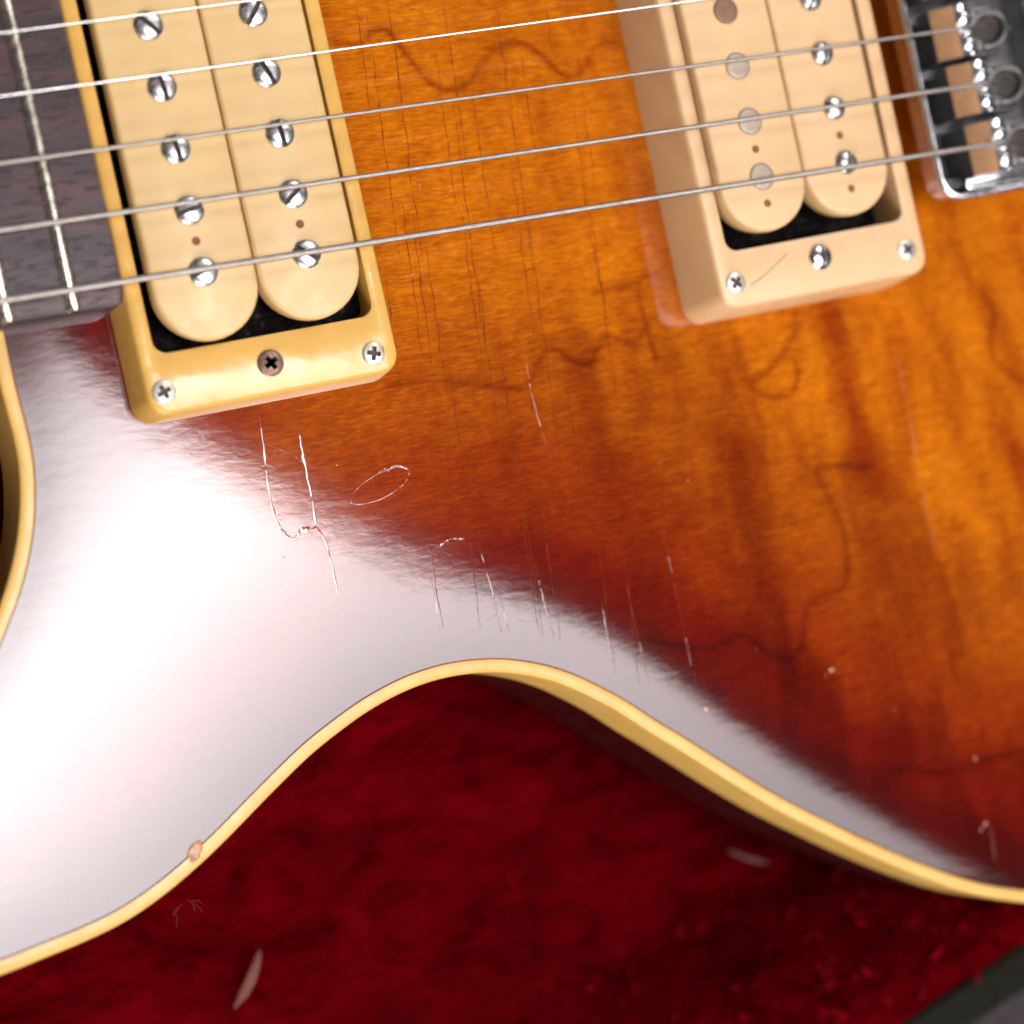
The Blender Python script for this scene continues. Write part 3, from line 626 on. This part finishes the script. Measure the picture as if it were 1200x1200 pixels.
# dark base plates filling the rings
for cx, zf, hx in ((-0.15, -7.9, 18.9), (103.9, -11.5, 18.9)):
    mb = MB()
    mb.box(cx - hx, cx + hx, -37.2, 37.2, zf - 8, zf, 0)
    mb.box(cx - 15.5, cx + 15.5, -30.5, 30.5, zf + .05, -5.0, 0, .8)
    mb.box(cx - 14.2, cx + 15.2, -33.3, 33.3, zf + .08, zf + 1.4, 0, .5)
    mb.build("pickup_baseplate", ['black'], guitar)

proto_pole = dome_screw("pole_screw", 2.38, .8, 0.2, .84, .52, ['chrome', 'slot'])
proto_round = dome_screw("pole_screw", 2.2, 1.15, 0.12, .5, .4, ['chrome', 'slot'])
first = [True, True]
def pole(parent, x, y, ang, which=0):
    src = (proto_pole, proto_round)[which]
    if first[which]:
        o = src; first[which] = False; o.parent = parent; o.location = Vector((x, y, 0)) * MM; o.rotation_euler = (0, 0, math.radians(ang))
    else: o = copy_part(src, parent, (x, y, 0), (0, 0, math.radians(ang)))
    return o

na = bobbin(-17.4, -.10, 35.9, 0, 'bobbin', [(NX[0], -20), (NX[0], 20)])
nbb = bobbin(.10, 17.4, 35.6, 0, 'bobbin', [(NX[1], -20), (NX[1], 20)])
ba = bobbin(BX[0] - 8.65, BX[0] + 8.65, 34.6, 0, 'bobbin_b', [(BX[0], -20), (BX[0], 20), (BX[0], -29.8), (BX[0], 29.8)])
bb = bobbin(BX[1] - 8.65, BX[1] + 8.65, 34.4, 0, 'bobbin_b', [(BX[1], -20), (BX[1], 20), (BX[1], -29.8), (BX[1], 29.8)])
A = [-78, 100, 8, 8, 42, 30]            # slot directions, bass to treble
for k, a in enumerate(A): pole(na, NX[0], -25 + 10 * k, a)
A = [52, -52, 6, 22, -38, 15]
for k, a in enumerate(A): pole(nbb, NX[1], -25 + 10 * k, a)
A = [-12, 60, -14, -30, 40, 10]
for k, a in enumerate(A): pole(bb, BX[1], -25 + 10 * k, a, 1)
for k in range(6):
    mb = MB(); mb.lathe([(2.42, .03), (2.42, .035), (2.30, .02)], 28, cap1=False, mi=1)
    mb.lathe([(2.25, -.2), (2.25, .10), (2.12, .2), (1.7, .24), (.9, .26)], 28)
    o = mb.build("pole_slug", ['rust_slug' if k in (3, 4) else 'slug', 'slot'], ba)
    o.location = Vector((BX[0], -25 + 10 * k, 0)) * MM
    if k in (3, 4): o["label"] = "browned rusty pole slug"

# screws of the rings
ps = cross_screw("ring_screw", 1.95, .42, ['screw_pale', 'slot'], .36, .19, .6)
ps.parent = rn; ps.location = Vector((-18.7, -42.5, ZR)) * MM; ps.rotation_euler = (0, 0, math.radians(20))
copy_part(ps, rn, (16.9, -42.7, ZR), (0, 0, math.radians(-18)))
copy_part(ps, rn, (-18.7, 42.5, ZR), (0, 0, 1.0)); copy_part(ps, rn, (16.9, 42.7, ZR), (0, 0, .3))
for x, y, a in ((85.6, -42.4, 45), (121.6, -42.3, 30), (85.6, 42.4, 10), (121.6, 42.3, 60)):
    copy_part(ps, rb, (x, y, ZR + .02), (0, 0, math.radians(a)))
hs = cross_screw("height_screw", 2.2, .75, ['rust', 'slot'], .75, .2, .55)
hs.parent = rn; hs.location = Vector((-.6, -41.1, ZR)) * MM; hs.rotation_euler = (0, 0, .5); hs["label"] = "rusty brown height screw"
copy_part(hs, rn, (-.6, 41.1, ZR), (0, 0, 1.2))
h2 = dome_screw("height_screw", 2.3, .9, .15, .55, .4, ['chrome_bright', 'slot'])
h2.parent = rb; h2.location = Vector((103.5, -40.7, ZR)) * MM; h2.rotation_euler = (0, 0, math.radians(-8)); h2["label"] = "bright slotted height screw"
copy_part(h2, rb, (103.5, 40.7, ZR), (0, 0, .6))
# hairline scratch on the bridge ring
mb = MB(); tube(mb, [(88.5, -43.4, ZR - .03), (92.5, -41.6, ZR - .03), (97.0, -39.0, ZR - .03)], .09, 6)
mb.build("ring_scratch", ['hole'], rb)

# ---------------------------------------------------------------- bridge
mb = MB()
X0, X1, YB = 132.0, 160.0, 35.2
ZBR = -2.2
def bl(i, z, r): return [(x, y, z) for x, y in rrect(X0 + i, X1 - i, -YB + i, YB - i, max(.6, r - i), 7)]
mb.loft([bl(3.5, ZBR - 7.2, 5), bl(1.4, ZBR - 6.9, 5), bl(.9, ZBR - 2.6, 5), bl(.15, ZBR - 1.9, 5), bl(0, ZBR - 1.0, 5), bl(.12, ZBR - .45, 5), bl(.4, ZBR - .1, 5), bl(.75, ZBR, 5), bl(1.05, ZBR - .12, 5), bl(1.3, ZBR - .5, 5), bl(1.4, ZBR - .9, 5), bl(1.6, ZBR - 6.5, 5)], True, False)
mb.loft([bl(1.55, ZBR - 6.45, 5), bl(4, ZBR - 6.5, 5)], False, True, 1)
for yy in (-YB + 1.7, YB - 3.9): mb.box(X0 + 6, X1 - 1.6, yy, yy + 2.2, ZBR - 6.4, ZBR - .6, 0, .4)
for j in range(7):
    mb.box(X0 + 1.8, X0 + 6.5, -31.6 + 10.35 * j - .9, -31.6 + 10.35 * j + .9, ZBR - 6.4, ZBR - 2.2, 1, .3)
bridge = mb.build("bridge", ['chrome_bright', 'chrome_dark'], guitar)

# bass to treble: y at the saddle, x of the crest
STR = [(-24.95, -.0114, .51, 'wound'), (-14.15, -.0083, .41, 'wound'), (-3.9, -.0052, .32, 'wound'),
       (6.6, .0035, .20, 'plain'), (16.35, .007, .165, 'plain'), (26.4, .0105, .13, 'plain')]
CREST = [144.6, 143.4, 142.2, 141.6, 141.0, 142.0]
for (a, b, r, mt_), cx in zip(STR, CREST):
    yc = a + b * cx - .25; w = 4.75; mb = MB()
    prof = [(cx - 6.2, -8.0), (cx - 6.2, -.55), (cx - 6.0, -.3), (cx - 2.2, 1.75)]
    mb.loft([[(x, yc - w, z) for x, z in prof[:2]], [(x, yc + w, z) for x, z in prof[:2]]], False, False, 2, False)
    mb.loft([[(x, yc - w, z) for x, z in prof[1:]], [(x, yc + w, z) for x, z in prof[1:]]], False, False, 0, False)
    # knurled crest
    rows = []
    for y in np.linspace(-w, w, 25):
        s = .5 + .5 * math.cos((y + .2) / w * math.pi * 3.9); n = math.exp(-((y - .25) / (r + .25)) ** 2) * 1.0
        rows.append([(cx - 2.2, yc + y, 1.75), (cx - 1.3, yc + y, 2.3 + .15 * s - n), (cx - .5 + .25 * s, yc + y, 2.45 + .2 * s - n), (cx + .45 + .45 * s, yc + y, 2.1 + .15 * s - n * .7),
                     (cx + .9 + .3 * s, yc + y, .9), (cx + 1.2, yc + y, -3.5)])
    mb.loft(rows, False, False, 1, False)
    for s in (-1, 1):
        mb.add([(x, yc + s * w, z) for x, z in prof] + [(cx - .5, yc + s * w, 2.1), (cx + 1.1, yc + s * w, .9), (cx + 1.2, yc + s * w, -8)], [tuple(range(7))], 1)
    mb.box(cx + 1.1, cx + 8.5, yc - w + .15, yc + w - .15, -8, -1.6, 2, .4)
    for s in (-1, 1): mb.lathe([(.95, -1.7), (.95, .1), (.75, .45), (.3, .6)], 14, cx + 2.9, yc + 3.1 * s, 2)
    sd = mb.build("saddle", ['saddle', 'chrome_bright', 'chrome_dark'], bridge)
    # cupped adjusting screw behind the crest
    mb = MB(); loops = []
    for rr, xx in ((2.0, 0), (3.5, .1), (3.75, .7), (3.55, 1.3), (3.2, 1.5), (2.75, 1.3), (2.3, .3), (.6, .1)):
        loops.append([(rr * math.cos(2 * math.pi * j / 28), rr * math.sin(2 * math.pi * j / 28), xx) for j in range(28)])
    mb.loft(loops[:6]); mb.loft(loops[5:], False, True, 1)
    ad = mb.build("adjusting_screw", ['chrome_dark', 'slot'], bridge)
    ad.location = Vector((cx + 6.2, yc, -1.2)) * MM; ad.rotation_euler = (0, math.radians(-28), 0)

# ---------------------------------------------------------------- strings
for (a, b, r, mt_), cx in zip(STR, CREST):
    zs = 2.65 + (.58 - r) * -.6
    pts = [(x, a + b * x, zs - .2 - (0.004 * max(0, -x)) * 0) for x in (-230, -120, -60, 0, 50, 100)] + [(cx - .6, a + b * cx, zs - .15), (cx + 1.2, a + b * (cx + 1), zs - .9), (cx + 13, a + b * (cx + 13), -3.0)]
    mb = MB(); tube(mb, pts, r, 14)
    mb.build("string", [mt_], guitar)

# ================================================================== GUITAR CASE
case = thing("guitar_case", "open guitar case lined with crimson crushed plush, black trim and grey covering at its edge", "guitar case", loc=(20, -150, -66))
def in_case(o):
    o.parent = case; o.matrix_parent_inverse = Matrix.Translation(-case.location)
# lining: floor that curls up to the rim (rim line measured at the lower right corner)
RZ = -40.0
r0 = np.array([107.8, -189.4]); r1 = np.array([138.6, -182.6])
rd = (r1 - r0) / np.linalg.norm(r1 - r0); rn_ = np.array([rd[1], -rd[0]])          # outward (down and right)
rs = random.Random(4)
def rim_pt(s): return r0 + rd * s + rn_ * (-(s / 260.0) ** 2 * 20 if s < 0 else (s / 200.0) ** 2 * -18)
NS, NT = 190, 110
vv = []
ph = [(rs.uniform(.02, .22), rs.uniform(-.22, .22), rs.uniform(0, 6.28)) for _ in range(26)]
def lump(x, y):
    return sum(math.sin(a * x + b * y + c) for a, b, c in ph) / 26 ** .5
for i in range(NS):
    s = -330 + 620 * i / (NS - 1); rp = rim_pt(s)
    for j in range(NT):
        t = j / (NT - 1) * 330
        p = rp - rn_ * t
        k = max(0.0, 1 - t / 34.0); z = -66 + (RZ + 66) * (k * k * (3 - 2 * k)) ** .8
        z += lump(p[0], p[1]) * (.9 if t > 2 else .3)
        vv.append((p[0], p[1], z))
ff = [(i * NT + j, i * NT + j + 1, (i + 1) * NT + j + 1, (i + 1) * NT + j) for i in range(NS - 1) for j in range(NT - 1)]
in_case(make_obj("plush_lining", vv, ff, ['plush']))
# tufts of plush standing off the wall near the rim
tv = MB()
for k in range(900):
    s = rs.uniform(-150, 90); t = rs.uniform(0, 34); p = rim_pt(s) - rn_ * t
    kk = max(0.0, 1 - t / 34.0); z = -66 + (RZ + 66) * (kk * kk * (3 - 2 * kk)) ** .8
    d = Vector((rs.uniform(-1, 1), rs.uniform(-.4, 1), rs.uniform(.1, 1.2))).normalized() * rs.uniform(2.0, 4.5)
    u = Vector((rs.uniform(-1, 1), rs.uniform(-1, 1), rs.uniform(-1, 1))).normalized() * .8
    b = Vector((p[0], p[1], z - .4))
    tv.add([b - u, b + u, b + d + u * .3, b + d - u * .3], [(0, 1, 2, 3)])
tf = tv.build("plush_pile", ['pile']); tf["kind"] = "stuff"; in_case(tf)
# trim and covering of the rim
def strip(name, mats, a, b, za, zb, drop=0):
    L = []
    mb = MB()
    for i in range(60):
        s = -330 + 620 * i / 59; p = rim_pt(s)
        q = p + rn_ * a; w = p + rn_ * b
        L.append([(q[0], q[1], za - 4), (q[0], q[1], za - .8), (*(q + rn_ * .8), za), (*(w - rn_ * .8), zb), (w[0], w[1], zb - .8), (w[0], w[1], zb - 4 - drop)])
    mb.loft(L, False, False, 0, False)
    o = mb.build(name, mats); in_case(o); return o
strip("rim_trim", ['rim'], -.5, 7.0, RZ + 1.0, RZ + 1.0)
strip("case_shell", ['tolex'], 6.9, 30, RZ + .4, RZ - 1.5, 60)

# ================================================================== LINT
def flake(name, label, x, y, z, length, width, ang, mat, seed):
    rr = random.Random(seed); mb = MB(); L = []
    n = 9
    for i in range(n):
        t = i / (n - 1) - .5
        w = width * math.cos(t * math.pi * .94) ** .6 * rr.uniform(.85, 1.1)
        px = t * length; pz = 1.2 - 2.2 * t * t + rr.uniform(-.1, .1); py = 1.2 * t * t * width
        L.append([(px, py - w / 2, pz), (px, py, pz + .35), (px, py + w / 2, pz + .05), (px, py, pz - .3)])
    mb.loft(L, True, True)
    o = mb.build(name, [mat]); o.location = Vector((x, y, z)) * MM; o.rotation_euler = (0, 0, ang)
    o["label"] = label; o["category"] = "lint"
    return o
flake("lint", "pale pinkish lint flake on the red plush at the bottom left", -12.6, -148.5, -64.2, 11.5, 1.9, math.radians(52), 'lint', 2)
flake("lint", "faint brown lint flake in the shadow under the right end of the binding", 93.4, -153.8, -64.0, 10, 1.1, math.radians(-30), 'fluff', 3)
mb = MB(); rr = random.Random(9)
for i in range(7):
    x = rr.uniform(-33.5, -28.5); y = -127.2 + (x + 31) * .52 + rr.uniform(-1, 1); p = Vector((x, y + 3.2, -17.0)); pts = [tuple(p)]
    d = Vector((rr.uniform(-.2, .9), rr.uniform(-1, -.5), rr.uniform(-.6, 0)))
    for k in range(4):
        d = (d + Vector((rr.uniform(-.5, .5), rr.uniform(-.5, .5), rr.uniform(-.3, .3)))).normalized(); p = p + d * rr.uniform(.6, 1.2); pts.append(tuple(p))
    tube(mb, pts, .02, 5)
fl = mb.build("fluff", ['fluff']); fl["label"] = "wisp of pale fluff clinging below the binding near the lacquer chip"; fl["category"] = "fluff"
